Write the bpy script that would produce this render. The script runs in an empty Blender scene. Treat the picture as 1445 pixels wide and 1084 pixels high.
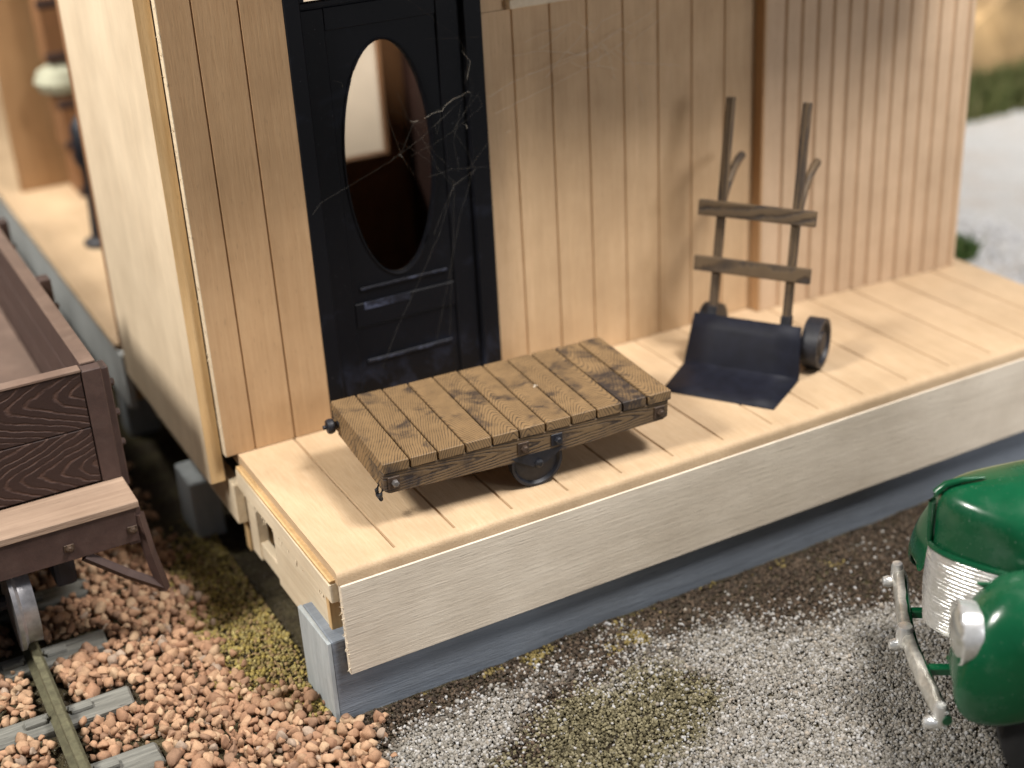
import bpy, bmesh, math, random
import numpy as np
from mathutils import Vector, Matrix
random.seed(7); rng = np.random.default_rng(11)
S = bpy.context.scene; COL = S.collection
R_ = math.radians

# ------------------------------------------------------------------ nodes
class NT:
    def __init__(s, name):
        s.mat = bpy.data.materials.new(name); s.mat.use_nodes = True
        s.t = s.mat.node_tree; s.t.nodes.clear()
        s.out = s.n('ShaderNodeOutputMaterial'); s.b = s.n('ShaderNodeBsdfPrincipled')
        s.l(s.b.outputs[0], s.out.inputs[0])
    def n(s, t, **k):
        o = s.t.nodes.new(t)
        for a, v in k.items(): setattr(o, a, v)
        return o
    def l(s, a, b): s.t.links.new(a, b)
    def put(s, v, sock):
        if isinstance(v, bpy.types.NodeSocket): s.l(v, sock)
        elif isinstance(v, (tuple, list)) and len(v) == 3 and sock.type == 'RGBA': sock.default_value = (*v, 1)
        else: sock.default_value = v
    def m(s, op, a, b=None, c=None):
        o = s.n('ShaderNodeMath', operation=op); s.put(a, o.inputs[0])
        if b is not None: s.put(b, o.inputs[1])
        if c is not None: s.put(c, o.inputs[2])
        return o.outputs[0]
    def mix(s, f, a, b, mode='MIX'):
        o = s.n('ShaderNodeMix', data_type='RGBA', blend_type=mode)
        s.put(f, o.inputs[0]); s.put(a, o.inputs[6]); s.put(b, o.inputs[7]); return o.outputs[2]
    def ramp(s, v, stops):
        o = s.n('ShaderNodeValToRGB'); s.put(v, o.inputs[0]); e = o.color_ramp.elements
        while len(e) < len(stops): e.new(.5)
        for i, (p, c) in enumerate(stops):
            e[i].position = p; e[i].color = (*c, 1) if isinstance(c, tuple) else (c, c, c, 1)
        return o.outputs[0]
    def coord(s, kind='Object', scale=(1, 1, 1)):
        t = s.n('ShaderNodeTexCoord'); mp = s.n('ShaderNodeMapping'); s.l(t.outputs[kind], mp.inputs[0])
        mp.inputs['Scale'].default_value = scale; return mp.outputs[0]
    def noise(s, v, scale=5., detail=4., rough=.55, dist=0.):
        o = s.n('ShaderNodeTexNoise'); s.l(v, o.inputs['Vector'])
        o.inputs['Scale'].default_value = scale; o.inputs['Detail'].default_value = detail
        o.inputs['Roughness'].default_value = rough; o.inputs['Distortion'].default_value = dist
        return o.outputs[0]
    def bump(s, h, strength=.3, dist=.01):
        o = s.n('ShaderNodeBump'); s.put(h, o.inputs['Height']); o.inputs['Strength'].default_value = strength
        o.inputs['Distance'].default_value = dist; s.l(o.outputs[0], s.b.inputs['Normal'])
    def set(s, **k):
        for a, v in k.items(): s.put(v, s.b.inputs[a.replace('_', ' ')])
        return s

def mat_wood(name, c1, c2, axis='z', fine=42., stretch=.05, rough=.62, bump=.22, spots=.35):
    """bare sheet wood: fine fibres along one axis, soft figure, a few dark pores"""
    N = NT(name); sc = [1, 1, 1]; sc['xyz'.index(axis)] = stretch
    v = N.coord('Object', tuple(sc))
    f = N.noise(v, fine, 5, .65); g = N.noise(v, 7., 3, .5, .6)
    sc2 = [1, 1, 1]; sc2['xyz'.index(axis)] = .12
    p = N.noise(N.coord('Object', tuple(sc2)), 120., 2, .5)
    col = N.mix(N.ramp(f, [(.32, 0.), (.68, 1.)]), c2, c1)
    col = N.mix(N.m('MULTIPLY', N.ramp(g, [(.35, 1.), (.65, 0.)]), .35), col, tuple(x * .82 for x in c2))
    big = N.noise(N.coord(), 1.9, 4, .6)
    col = N.mix(N.ramp(big, [(.3, 0.), (.7, 1.)]), N.mix(1., col, (.86, .84, .81), 'MULTIPLY'), N.mix(1., col, (1.06, 1.06, 1.05), 'MULTIPLY'))
    col = N.mix(N.m('MULTIPLY', N.ramp(p, [(.27, 1.), (.34, 0.)]), spots), col, tuple(x * .45 for x in c2))
    N.set(Base_Color=col, Roughness=rough, Specular_IOR_Level=.3)
    N.bump(N.m('ADD', f, N.m('MULTIPLY', p, .5)), bump, .008)
    return N.mat

def mat_grain(name, base, base2, line, period=.017, slope=2.6, rough=.6, amount=.9, stain=.5, linew=.25, wid=.15, noise_amp=.016, inten=.5, vk=(.3, .35), ak=(.75, .35), dark_plank=None):
    """cast wood grain read from the UVs: u = board number + place across it, v = metres along it"""
    N = NT(name); t = N.n('ShaderNodeTexCoord'); sp = N.n('ShaderNodeSeparateXYZ'); N.l(t.outputs['UV'], sp.inputs[0])
    u, v = sp.outputs[0], sp.outputs[1]
    i = N.m('FLOOR', u); lu = N.m('SUBTRACT', N.m('FRACT', u), .5)
    wn = N.n('ShaderNodeTexWhiteNoise', noise_dimensions='1D'); N.l(N.m('ADD', i, .37), wn.inputs['W'])
    sc = N.n('ShaderNodeSeparateColor'); N.l(wn.outputs['Color'], sc.inputs[0]); r1, r2, r3 = sc.outputs
    c = N.m('MULTIPLY', N.m('SUBTRACT', r1, .5), 1.25)
    d = N.m('SUBTRACT', lu, c)
    a = N.m('MULTIPLY', N.m('POWER', N.m('ADD', N.m('MULTIPLY', d, d), .012), .5), wid)
    sgn = N.m('SUBTRACT', N.m('MULTIPLY', N.m('GREATER_THAN', r2, .45), 2.), 1.)
    cmb = N.n('ShaderNodeCombineXYZ'); N.l(N.m('MULTIPLY', u, wid), cmb.inputs[0]); N.l(N.m('MULTIPLY', v, .5), cmb.inputs[1]); N.l(N.m('MULTIPLY', i, 3.7), cmb.inputs[2])
    nz = N.noise(cmb.outputs[0], 9., 3, .5)
    cm2 = N.n('ShaderNodeCombineXYZ'); N.l(N.m('MULTIPLY', u, wid), cm2.inputs[0]); N.l(v, cm2.inputs[1]); N.l(i, cm2.inputs[2])
    fine = N.noise(cm2.outputs[0], 70., 3, .6); blot = N.noise(cm2.outputs[0], 7.5, 4, .6)
    f = N.m('ADD', N.m('MULTIPLY', N.m('MULTIPLY', v, sgn), N.m('ADD', vk[0], N.m('MULTIPLY', r3, vk[1]))), N.m('MULTIPLY', a, N.m('ADD', ak[0], N.m('MULTIPLY', r2, ak[1]))))
    f = N.m('ADD', f, N.m('MULTIPLY', N.m('SUBTRACT', nz, .5), noise_amp * 6)); f = N.m('ADD', f, N.m('MULTIPLY', N.m('SUBTRACT', fine, .5), .005))
    s = N.m('ADD', N.m('MULTIPLY', N.m('SINE', N.m('MULTIPLY', f, 6.2832 / period)), .5), .5)
    ln = N.ramp(s, [(0., 1.), (linew, .75), (linew + .22, 0.)])
    ln = N.m('MULTIPLY', ln, N.ramp(N.noise(cm2.outputs[0], 16., 3, .6), [(.33, .25), (.6, 1.)]))
    col = N.mix(N.ramp(blot, [(.3, 0.), (.7, 1.)]), base, base2)
    col = N.mix(N.m('MULTIPLY', N.m('SUBTRACT', r1, .3), .35), col, tuple(x * .7 for x in base2))
    col = N.mix(N.m('MULTIPLY', ln, amount), col, line)
    st = N.ramp(N.noise(cm2.outputs[0], 4.6, 4, .62, .4), [(.53, 0.), (.66, 1.)])
    col = N.mix(N.m('MULTIPLY', st, stain), col, tuple(x * 1.25 for x in line))
    if dark_plank is not None:
        dm = N.m('MULTIPLY', N.m('COMPARE', i, float(dark_plank), .1), N.m('MULTIPLY', N.ramp(N.m('ADD', v, .3), [(.0, 0.), (.2, 1.), (.62, 1.), (.72, 0.)]), N.ramp(N.noise(cm2.outputs[0], 13., 4, .6), [(.32, .25), (.55, .95)])))
        col = N.mix(dm, col, tuple(x * 1.3 for x in line))
    N.set(Base_Color=col, Roughness=rough, Specular_IOR_Level=.35)
    N.bump(N.m('SUBTRACT', N.m('MULTIPLY', fine, .3), ln), inten, .006)
    return N.mat

def mat_plain(name, col, rough=.5, metal=0., var=.25, scale=14., bump=.15, dust=None, dust_amt=.4, coat=0., spec=.5):
    N = NT(name); v = N.coord()
    n1 = N.noise(v, scale, 5, .6); n2 = N.noise(v, scale * 7, 3, .6)
    c = N.mix(N.ramp(n1, [(.3, 0.), (.7, 1.)]), tuple(x * (1 - var) for x in col), tuple(min(1, x * (1 + var)) for x in col))
    if dust is not None:
        c = N.mix(N.m('MULTIPLY', N.ramp(N.noise(v, scale * .6, 6, .7, .5), [(.5, 0.), (.72, 1.)]), dust_amt), c, dust)
    N.set(Base_Color=c, Roughness=rough, Metallic=metal, Coat_Weight=coat, Specular_IOR_Level=spec)
    if bump: N.bump(N.m('ADD', n1, N.m('MULTIPLY', n2, .5)), bump, .01)
    return N.mat

def mat_attr(name, rough=.85, bump=.3, scale=60., var=.3):
    N = NT(name); a = N.n('ShaderNodeAttribute', attribute_name='Col'); v = N.coord()
    n = N.noise(v, scale, 4, .65)
    c = N.mix(N.ramp(n, [(.3, 0.), (.72, 1.)]), N.mix(1., a.outputs['Color'], (1 - var,) * 3, 'MULTIPLY'), a.outputs['Color'])
    N.set(Base_Color=c, Roughness=rough, Specular_IOR_Level=.25); N.bump(n, bump, .006)
    return N.mat

M = {}
M['deck'] = mat_wood('deck_basswood', (.60, .45, .295), (.525, .375, .23), 'y', 70, .09, bump=.35, spots=.2)
M['wall'] = mat_wood('wall_basswood', (.605, .43, .262), (.535, .365, .212), 'z', 70, .06, bump=.15)
M['bay'] = mat_wood('bay_basswood', (.61, .45, .305), (.545, .39, .26), 'z', 70, .06, bump=.12)
M['panel'] = mat_wood('panel_basswood', (.535, .355, .20), (.465, .295, .158), 'z', 64, .05, bump=.18)
M['endwall'] = mat_wood('end_wall_basswood', (.70, .575, .42), (.665, .54, .385), 'z', 90, .09, bump=.12, spots=.12)
M['edge'] = mat_wood('cut_edge_wood', (.70, .50, .27), (.58, .38, .18), 'z', 40, .05)
M['pale'] = mat_wood('pale_fascia_wood', (.80, .715, .595), (.73, .64, .52), 'x', 60, .06, bump=.35, spots=.5)
M['paley'] = mat_wood('pale_side_wood', (.78, .68, .52), (.68, .56, .40), 'y', 44, .05, bump=.3)
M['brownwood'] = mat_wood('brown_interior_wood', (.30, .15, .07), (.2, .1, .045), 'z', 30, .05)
M['greypaint'] = mat_wood('grey_painted_beam', (.265, .30, .35), (.19, .22, .265), 'x', 30, .05, rough=.5, bump=.55, spots=.5)
M['greypost'] = mat_wood('grey_painted_post', (.47, .51, .53), (.36, .40, .42), 'z', 24, .15, rough=.55, bump=.4, spots=.5)  # posts; also the base beam's end, where the paler grey carries light
M['cart'] = mat_grain('cart_cast_wood', (.27, .172, .083), (.20, .126, .060), (.022, .017, .016), period=.0205, stain=.8, linew=.11, amount=.85, noise_amp=.0085, vk=(.35, .4), ak=(1.0, .7), dark_plank=9, inten=.25)
M['cartside'] = mat_grain('cart_frame_wood', (.20, .13, .065), (.14, .09, .048), (.018, .015, .017), period=.019, stain=.85, wid=.12, noise_amp=.006, vk=(.12, .15), ak=(1.2, .3))
M['iron'] = mat_plain('black_iron', (.009, .010, .015), .5, 0, .4, 20, .2, (.06, .06, .075), .3)
M['rust'] = mat_plain('rusty_bolt', (.07, .045, .03), .5, .3, .5, 30, .3, (.02, .018, .02), .7)
M['bolt'] = mat_plain('worn_bolt', (.16, .15, .145), .4, .5, .4, 30, .2)
M['navy'] = mat_plain('navy_black_plate', (.007, .008, .015), .6, 0, .3, 12, .12, (.014, .016, .028), .3, spec=.25)
M['handwood'] = mat_grain('truck_worn_wood', (.135, .090, .048), (.09, .06, .034), (.030, .023, .020), period=.012, stain=.6, wid=.1, vk=(.03, .03), noise_amp=.004)
M['gonside'] = mat_grain('gondola_brown_grain', (.034, .017, .013), (.028, .0145, .0115), (.095, .052, .038), period=.036, stain=.0, linew=.07, wid=.324, amount=.75, rough=.62, inten=.7, noise_amp=.010, vk=(.20, .22), ak=(1.0, .3))
M['gon'] = mat_plain('gondola_brown', (.050, .027, .022), .6, 0, .2, 10, .2, (.10, .065, .052), .35)
M['gonfloor'] = mat_plain('gondola_dusty_brown', (.14, .088, .064), .7, 0, .2, 5, .2, (.24, .17, .13), .5)
M['gonstep'] = mat_wood('gondola_pale_step', (.38, .275, .205), (.27, .19, .14), 'x', 26, .05, rough=.7, bump=.5)  # lighter tan than the rest of the car
M['steel'] = mat_plain('wheel_steel', (.42, .41, .42), .3, .8, .3, 14, .1)
M['under'] = mat_plain('dark_underframe', (.012, .013, .02), .6, 0, .3, 10, .2, (.03, .03, .045), .3)
M['rail'] = mat_plain('weathered_rail', (.125, .118, .070), .6, .15, .35, 22, .4, (.07, .06, .035), .6)
M['tie'] = mat_wood('grey_green_tie', (.275, .275, .25), (.12, .122, .112), 'x', 36, .06, rough=.65, bump=.9, spots=.7)
def green_mat():
    N = NT('green_plastic'); v = N.coord(); sp = N.noise(v, 95., 2, .5); d = N.noise(v, 3., 5, .65)
    c = N.mix(N.ramp(N.noise(v, 5., 4, .6), [(.3, 0.), (.7, 1.)]), (.0025, .064, .024), (.004, .085, .033))
    c = N.mix(N.m('MULTIPLY', N.ramp(d, [(.5, 0.), (.75, 1.)]), .16), c, (.25, .30, .24))
    c = N.mix(N.m('MULTIPLY', N.ramp(sp, [(.715, 0.), (.76, 1.)]), .5), c, (.45, .5, .45))
    N.set(Base_Color=c, Roughness=N.ramp(d, [(.35, .16), (.7, .36)]), Coat_Weight=.15); N.bump(N.noise(v, 12., 4, .6), .05, .01); return N.mat
M['green'] = green_mat()
M['chrome'] = mat_plain('chrome', (.88, .88, .86), .24, .72, .12, 40, .12)
M['chromeworn'] = mat_plain('worn_chrome', (.72, .70, .64), .3, .6, .25, 30, .2, (.42, .37, .28), .7)
M['tyre'] = mat_plain('black_tyre', (.012, .012, .013), .75, 0, .2, 20, .2)
M['rock'] = mat_plain('tan_rock', (.44, .29, .14), .85, 0, .55, 1.2, .6, (.16, .10, .05), .7)
M['greyrock'] = mat_plain('grey_rock', (.26, .27, .28), .85, 0, .3, 2., .5)
M['ballast'] = mat_attr('ballast_stone', .88, .35, 70, .28)
M['grain'] = mat_attr('ground_grain', .85, 0, 90, .25)
M['grass'] = mat_attr('grass_blade', .8, 0, 20, .3)
M['sack'] = mat_plain('pale_sack', (.34, .34, .25), .85, 0, .15, 8, .3)
M['paleback'] = mat_plain('pale_board', (.70, .60, .46), .8, 0, .05, 4, .0)
M['dockside'] = mat_plain('pale_blue_painted_wood', (.58, .61, .60), .6, 0, .15, 3, .1)

def door_mat():
    N = NT('black_door_paint'); v = N.coord()
    sm = N.noise(N.coord('Object', (1, 1, 1.5)), 3.1, 7, .62, .3); fl = N.noise(v, 85, 2, .5)
    z = N.n('ShaderNodeSeparateXYZ'); N.l(N.coord(), z.inputs[0])
    c = N.mix(N.m('MULTIPLY', N.ramp(sm, [(.60, 0.), (.82, 1.)]), .28), (.0042, .0045, .0065), (.045, .052, .085))
    low = N.ramp(N.m('MULTIPLY', z.outputs[2], 1.), [(.12, 1.), (.42, 0.)]); s2 = N.noise(N.coord('Object', (1, 1, .8)), 6., 5, .65, .5)
    c = N.mix(N.m('MULTIPLY', N.m('MULTIPLY', low, N.ramp(s2, [(.48, 0.), (.72, 1.)])), .42), c, (.06, .075, .13))
    c = N.mix(N.m('MULTIPLY', N.ramp(fl, [(.73, 0.), (.78, 1.)]), .4), c, (.2, .2, .22))
    N.set(Base_Color=c, Roughness=.5, Specular_IOR_Level=.15)
    N.bump(fl, .04, .01); return N.mat
M['door'] = door_mat()
def smear_mat():
    N = NT('dusty_door_paint'); sm = N.noise(N.coord('Object', (1, 1, 1.4)), 11., 6, .7, .6)
    c = N.mix(N.ramp(sm, [(.46, 0.), (.72, 1.)]), (.006, .007, .013), (.085, .10, .16))
    N.set(Base_Color=c, Roughness=.6, Specular_IOR_Level=.3); N.bump(sm, .15, .01); return N.mat
M['doordust'] = smear_mat()
def glass_mat():
    N = NT('clear_pane'); N.set(Base_Color=(.95, .95, .95), Roughness=.03, Transmission_Weight=1., IOR=1.02, Alpha=.35)
    return N.mat
M['glass'] = glass_mat()
def lens_mat():
    N = NT('lens_plastic'); N.set(Base_Color=(.50, .50, .46), Roughness=.10, Metallic=.55, Specular_IOR_Level=.8)
    return N.mat
M['lens'] = lens_mat()
def web_mat():
    N = NT('spider_silk'); N.set(Base_Color=(.74, .68, .58), Roughness=.5, Alpha=.05); return N.mat
M['web'] = web_mat()
M['webfaint'] = web_mat()
M['webfaint'].node_tree.nodes['Principled BSDF'].inputs['Alpha'].default_value = .75
def web2_mat():
    N = NT('dusty_silk'); N.set(Base_Color=(.85, .78, .66), Roughness=.6, Alpha=.22); return N.mat
M['webdust'] = web2_mat()

def ground_mat():
    N = NT('scenic_ground'); v = N.coord()
    a = N.noise(v, 2.2, 5, .6); b = N.noise(v, 34., 4, .7); c = N.noise(v, 110., 2, .6)
    col = N.mix(N.ramp(a, [(.38, 0.), (.62, 1.)]), (.06, .045, .03), (.13, .11, .06))
    col = N.mix(N.ramp(b, [(.35, 0.), (.7, 1.)]), N.mix(1., col, (.45,) * 3, 'MULTIPLY'), col)
    col = N.mix(N.ramp(c, [(.62, 0.), (.7, 1.)]), col, (.3, .28, .25))
    N.set(Base_Color=col, Roughness=.95, Specular_IOR_Level=.1); N.bump(N.m('ADD', b, c), .8, .02); return N.mat
M['ground'] = ground_mat()
def path_mat():
    N = NT('white_gravel_path'); v = N.coord()
    a = N.noise(v, 1.1, 4, .6); b = N.noise(v, 30., 4, .75)
    col = N.mix(N.ramp(b, [(.3, 0.), (.7, 1.)]), (.30, .29, .275), (.66, .65, .63))
    col = N.mix(N.m('MULTIPLY', N.ramp(a, [(.5, 0.), (.7, 1.)]), .5), col, (.42, .34, .27))
    N.set(Base_Color=col, Roughness=.9); N.bump(b, .8, .03); return N.mat
M['path'] = path_mat()

# ------------------------------------------------------------------ mesh helpers
def add_uv(me, fn):
    uv = me.uv_layers.new(name='UVMap')
    for lp in me.loops: uv.data[lp.index].uv = fn(me.vertices[lp.vertex_index].co)

class MB:
    """collects shapes and links them as ONE mesh object"""
    def __init__(s): s.bm = bmesh.new(); s.uvs = {}; s.uvl = None
    def box(s, x0, x1, y0, y1, z0, z1, bev=.004, mtx=None, seg=1, jit=0.):
        r = bmesh.ops.create_cube(s.bm, size=1); vs = r['verts']
        for v in vs:
            v.co = Vector(((x0 + x1) / 2 + v.co.x * (x1 - x0), (y0 + y1) / 2 + v.co.y * (y1 - y0), (z0 + z1) / 2 + v.co.z * (z1 - z0)))
            if jit: v.co += Vector([random.uniform(-jit, jit) for _ in range(3)])
        if bev:
            es = list({e for v in vs for e in v.link_edges})
            r = bmesh.ops.bevel(s.bm, geom=es, offset=bev, segments=seg, affect='EDGES', profile=.6)
            vs = list({v for f in r['faces'] for v in f.verts} | {v for v in vs if v.is_valid})
        if mtx is not None:
            for v in vs: v.co = mtx @ v.co
        return vs
    def prism(s, pts, a, b, axis='z', mtx=None):
        """polygon pts extruded from a to b along axis; pts in the other two axes in order"""
        def P(p, h): return {'z': (p[0], p[1], h), 'y': (p[0], h, p[1]), 'x': (h, p[0], p[1])}[axis]
        A = [s.bm.verts.new(P(p, a)) for p in pts]; B = [s.bm.verts.new(P(p, b)) for p in pts]; n = len(pts)
        s.bm.faces.new(A); s.bm.faces.new(B[::-1])
        for i in range(n): s.bm.faces.new((A[i], B[i], B[(i + 1) % n], A[(i + 1) % n]))
        if mtx is not None:
            for v in A + B: v.co = mtx @ v.co
        return A + B
    def tube(s, pts, r, n=8, cap=True):
        pts = [Vector(p) for p in pts]; rs = r if isinstance(r, (list, tuple)) else [r] * len(pts); rings = []
        for i, p in enumerate(pts):
            d = (pts[min(i + 1, len(pts) - 1)] - pts[max(i - 1, 0)]).normalized()
            up = Vector((0, 0, 1)) if abs(d.z) < .9 else Vector((1, 0, 0))
            a = d.cross(up).normalized(); b = d.cross(a)
            rings.append([s.bm.verts.new(p + (a * math.cos(t) + b * math.sin(t)) * rs[i]) for t in [2 * math.pi * k / n for k in range(n)]])
        for A, B in zip(rings, rings[1:]):
            for k in range(n): s.bm.faces.new((A[k], A[(k + 1) % n], B[(k + 1) % n], B[k]))
        if cap: s.bm.faces.new(rings[0]); s.bm.faces.new(rings[-1][::-1])
    def lathe(s, prof, axis='y', c=(0, 0, 0), n=32):
        """profile (radius, height along axis)"""
        rings = []
        for r, h in prof:
            ring = []
            for k in range(n):
                t = 2 * math.pi * k / n; a, b = r * math.cos(t), r * math.sin(t)
                p = {'x': (h, a, b), 'y': (a, h, b), 'z': (a, b, h)}[axis]
                ring.append(s.bm.verts.new(Vector(p) + Vector(c)))
            rings.append(ring)
        for A, B in zip(rings, rings[1:]):
            for k in range(n): s.bm.faces.new((A[k], A[(k + 1) % n], B[(k + 1) % n], B[k]))
        s.bm.faces.new(rings[0]); s.bm.faces.new(rings[-1][::-1])
    def grid(s, rows, close=False):
        V = [[s.bm.verts.new(p) for p in r] for r in rows]
        for A, B in zip(V, V[1:]):
            for k in range(len(A) - 1): s.bm.faces.new((A[k], A[k + 1], B[k + 1], B[k]))
        return V
    def build(s, name, mat, parent=None, smooth=False, uv=None, loc=None, solid=0., sub=0):
        bmesh.ops.recalc_face_normals(s.bm, faces=s.bm.faces)
        me = bpy.data.meshes.new(name); s.bm.to_mesh(me); s.bm.free()
        if uv: add_uv(me, uv)
        for a in (mat if isinstance(mat, list) else [mat]): me.materials.append(a)
        if smooth:
            for p in me.polygons: p.use_smooth = True
            try: me.set_sharp_from_angle(angle=R_(38))
            except Exception: pass
        o = bpy.data.objects.new(name, me); COL.objects.link(o)
        if parent is not None: o.parent = parent
        if loc: o.location = loc
        if solid: md = o.modifiers.new('s', 'SOLIDIFY'); md.thickness = solid; md.offset = 1 if solid < 0 else -1
        if sub: md = o.modifiers.new('sub', 'SUBSURF'); md.levels = md.render_levels = sub
        return o

def tag(o, label=None, cat=None, group=None, kind=None):
    for k, v in (('label', label), ('category', cat), ('group', group), ('kind', kind)):
        if v: o[k] = v
    return o
def thing(name, label, cat, loc=(0, 0, 0), rz=0., group=None):
    o = bpy.data.objects.new(name, None); COL.objects.link(o); o.empty_display_size = .1
    o.location = loc; o.rotation_euler = (0, 0, rz); return tag(o, label, cat, group)
def vnoise(x, y, sc, seed=0):
    x = np.asarray(x) * sc; y = np.asarray(y) * sc
    xi = np.floor(x).astype(int); yi = np.floor(y).astype(int); fx = x - xi; fy = y - yi
    def h(a, b):
        n = (a * 374761393 + b * 668265263 + seed * 974711) & 0x7fffffff
        n = ((n ^ (n >> 13)) * 1274126177) & 0x7fffffff
        return ((n ^ (n >> 16)) & 0xffff) / 65535.
    sx = fx * fx * (3 - 2 * fx); sy = fy * fy * (3 - 2 * fy)
    return (h(xi, yi) * (1 - sx) + h(xi + 1, yi) * sx) * (1 - sy) + (h(xi, yi + 1) * (1 - sx) + h(xi + 1, yi + 1) * sx) * sy
def fbm(x, y, sc, seed=0, o=4):
    r = 0; a = .5
    for k in range(o): r = r + a * vnoise(x, y, sc * 2 ** k, seed + k * 17); a *= .5
    return r / (1 - .5 ** o)

# ------------------------------------------------------------------ camera (solved from the photograph's vanishing points)
Rm = ((0.8752027340299866, 0.2502191704908159, -0.4140175613006344), (-0.4809739246416272, 0.35842852125952074, -0.8001206652515255), (-0.05180982687933714, 0.8993994451113484, 0.43404651821219786))
cam = bpy.data.cameras.new('camera'); co = bpy.data.objects.new('camera', cam); COL.objects.link(co)
mw = Matrix(Rm).to_4x4(); mw.translation = (-1.884358539713892, -5.590034128261756, 3.7683831199437376); co.matrix_world = mw
cam.sensor_width = 36; cam.lens = 2019.492 / 1445 * 36; cam.clip_start = .1; cam.clip_end = 200
cam.dof.use_dof = True; cam.dof.focus_distance = 7.15; cam.dof.aperture_fstop = .43
S.camera = co

GZ = -.877          # ground
W = 1.466           # front wall plane
# ------------------------------------------------------------------ platform
plat = thing('wooden_platform', 'bare pale wood platform with scored deck and grey base beam under the depot front', 'platform')
def grooved(x0, x1, grooves, gw, gd):
    p = [(x0, 0.)]
    for g in grooves:
        if x0 + gw < g < x1 - gw: p += [(g - gw, 0.), (g - gw * .35, -gd), (g + gw * .35, -gd), (g + gw, 0.)]
    return p + [(x1, 0.)]
dg = [.333 * k + .002 for k in range(1, 16)]
b = MB(); prof = grooved(0, 5.30, dg, .007, .016)
NS = 14                       # the deck in strips with a wavering, sanded front edge
b.prism(prof + [(5.30, -.072), (0, -.072)], .062, W + .6, 'y')
rows = []
xs = np.linspace(0, 5.30, 220)
wav = (fbm(xs, xs * 0, 3.1, 5) - .5) * .03 + (fbm(xs, xs * 0, 14, 8) - .5) * .012
for y, z in ((.062, 0), (.030, -.0015), (.014, -.006), (.004, -.018), (0., -.034), (0., -.072)):
    k = max(0, 1 - y / .062)
    rows.append([Vector((x, y + (abs(w_) * .5 * k if z > -.05 else 0), z - (.5 * max(0, w_) * k if -.03 < z < 0 else 0))) for x, w_ in zip(xs, wav)])
rows.append([Vector((x, .062, -.072)) for x in xs])
V = b.grid(rows); b.bm.faces.new([r[0] for r in V]); b.bm.faces.new([r[-1] for r in V][::-1])
b.build('deck', M['deck'], plat, smooth=True)
b = MB(); b.box(.008, 5.29, -.009, .026, -.598, -.0745, .003); b.build('fascia_board', M['pale'], plat)
b = MB(); vs = b.box(-.056, 5.36, .044, .45, -1.0, -.41, .011, seg=2, jit=.003); b.build('base_beam', M['greypaint'], plat)
b = MB(); b.box(-.080, -.057, .046, .448, -1.0, -.412, .006, seg=2, jit=.003); b.build('beam_lit_end', M['greypost'], plat)  # paler grey cap: lamp light on the beam's left face put into its colour
b = MB(); b.box(.02, .21, .027, .053, -.612, -.585, .002); b.build('glue_strip', M['edge'], plat)
b = MB(); b.box(-.034, .3, .035, 1.43, -.185, -.075, .004, jit=.003); b.build('edge_batten', M['paley'], plat)
b = MB(); b.box(-.030, 1.2, .036, 1.42, -.0745, -.055, .002, jit=.002); b.build('sub_floor', M['edge'], plat)
b = MB(); b.box(-.004, .05, .19, .965, -.60, -.187, .004, jit=.003); b.build('end_joist', M['paley'], plat)
b = MB(); b.box(.012, .06, .97, 1.3, -.60, -.50, .004, jit=.003); b.box(-.002, .06, 1.28, 1.42, -.62, -.19, .004, jit=.003); b.build('end_joist', M['paley'], plat)
b = MB(); b.box(-.010, .10, .145, .185, -.60, -.19, .003); b.build('cross_joist', M['edge'], plat)
b = MB(); b.box(.10, 5.25, .06, .10, -.6, -.19, .003); b.build('front_joist', M['edge'], plat)
b = MB(); b.box(.07, 5.25, 1.0, 1.06, -.6, -.19, .003); b.build('rear_joist', M['edge'], plat)
b = MB(); b.box(0., 5.2, 1.48, 1.55, -.66, -.19, .003); b.build('house_joist', M['edge'], plat)

# splinters along the sawn ends of the platform and the end wall
b = MB()
for k in range(46):
    t = random.random()
    if k % 2: p = Vector((-.036, .05 + 1.3 * t, -.186)); d = Vector((random.uniform(-.012, .004), random.uniform(-.02, .02), random.uniform(-.03, .004)))
    else: p = Vector((random.uniform(.006, .012), random.uniform(-.012, .02), -.08 - .5 * t)); d = Vector((random.uniform(-.022, -.004), random.uniform(-.012, .01), random.uniform(-.015, .015)))
    b.tube([p, p + d], [.0035, .001], 4)
o = b.build('splinters', M['paley'], plat); tag(o, kind='stuff')

# ------------------------------------------------------------------ depot
dep = thing('depot_building', 'unpainted wooden depot building with grooved siding and black front door', 'building')
DX0, DX1 = .573, 1.697
HT = 2.88
def siding(x0, x1, grooves, y, z0, z1, gw, gd, name, mat, th=.06):
    b = MB(); p = [(x, y - d) for x, d in grooved(x0, x1, grooves, gw, gd)]
    b.prism(p + [(x1, y + th), (x0, y + th)], z0, z1, 'z'); return b.build(name, mat, dep)
siding(-.066, DX0, [.105, .343], W - .022, .004, HT, .006, .012, 'front_wall', M['panel'], .082)
gl = [1.891 + .2425 * k for k in range(-1, 7)]
b = siding(DX1, 3.62, gl, W, .004, 2.205, .009, .012, 'front_wall', M['wall'])
for xa, xb in ((DX1, 1.9), (2.62, 3.62)):
    b = MB(); b.box(xa, xb, W + .004, W + .06, 2.207, HT, 0); b.build('front_wall', M['wall'], dep)
BY = 1.385
bg = [3.62 + .117 * k for k in range(1, 14)]
bay = siding(3.60, 5.19, bg, BY, .003, HT, .018, .019, 'bay_wall', M['bay'])
for v_ in bay.data.vertices: v_.co.y -= .085 * (v_.co.x - 3.6)
b = MB(); b.box(3.578, 3.599, BY - .006, W - .001, .003, HT, .003); b.build('bay_corner_board', mat_wood('shaded_corner_wood', (.48, .30, .16), (.40, .24, .12), 'z', 40, .05), dep)  # bay's left side; its shade is put into the darker brown
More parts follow.
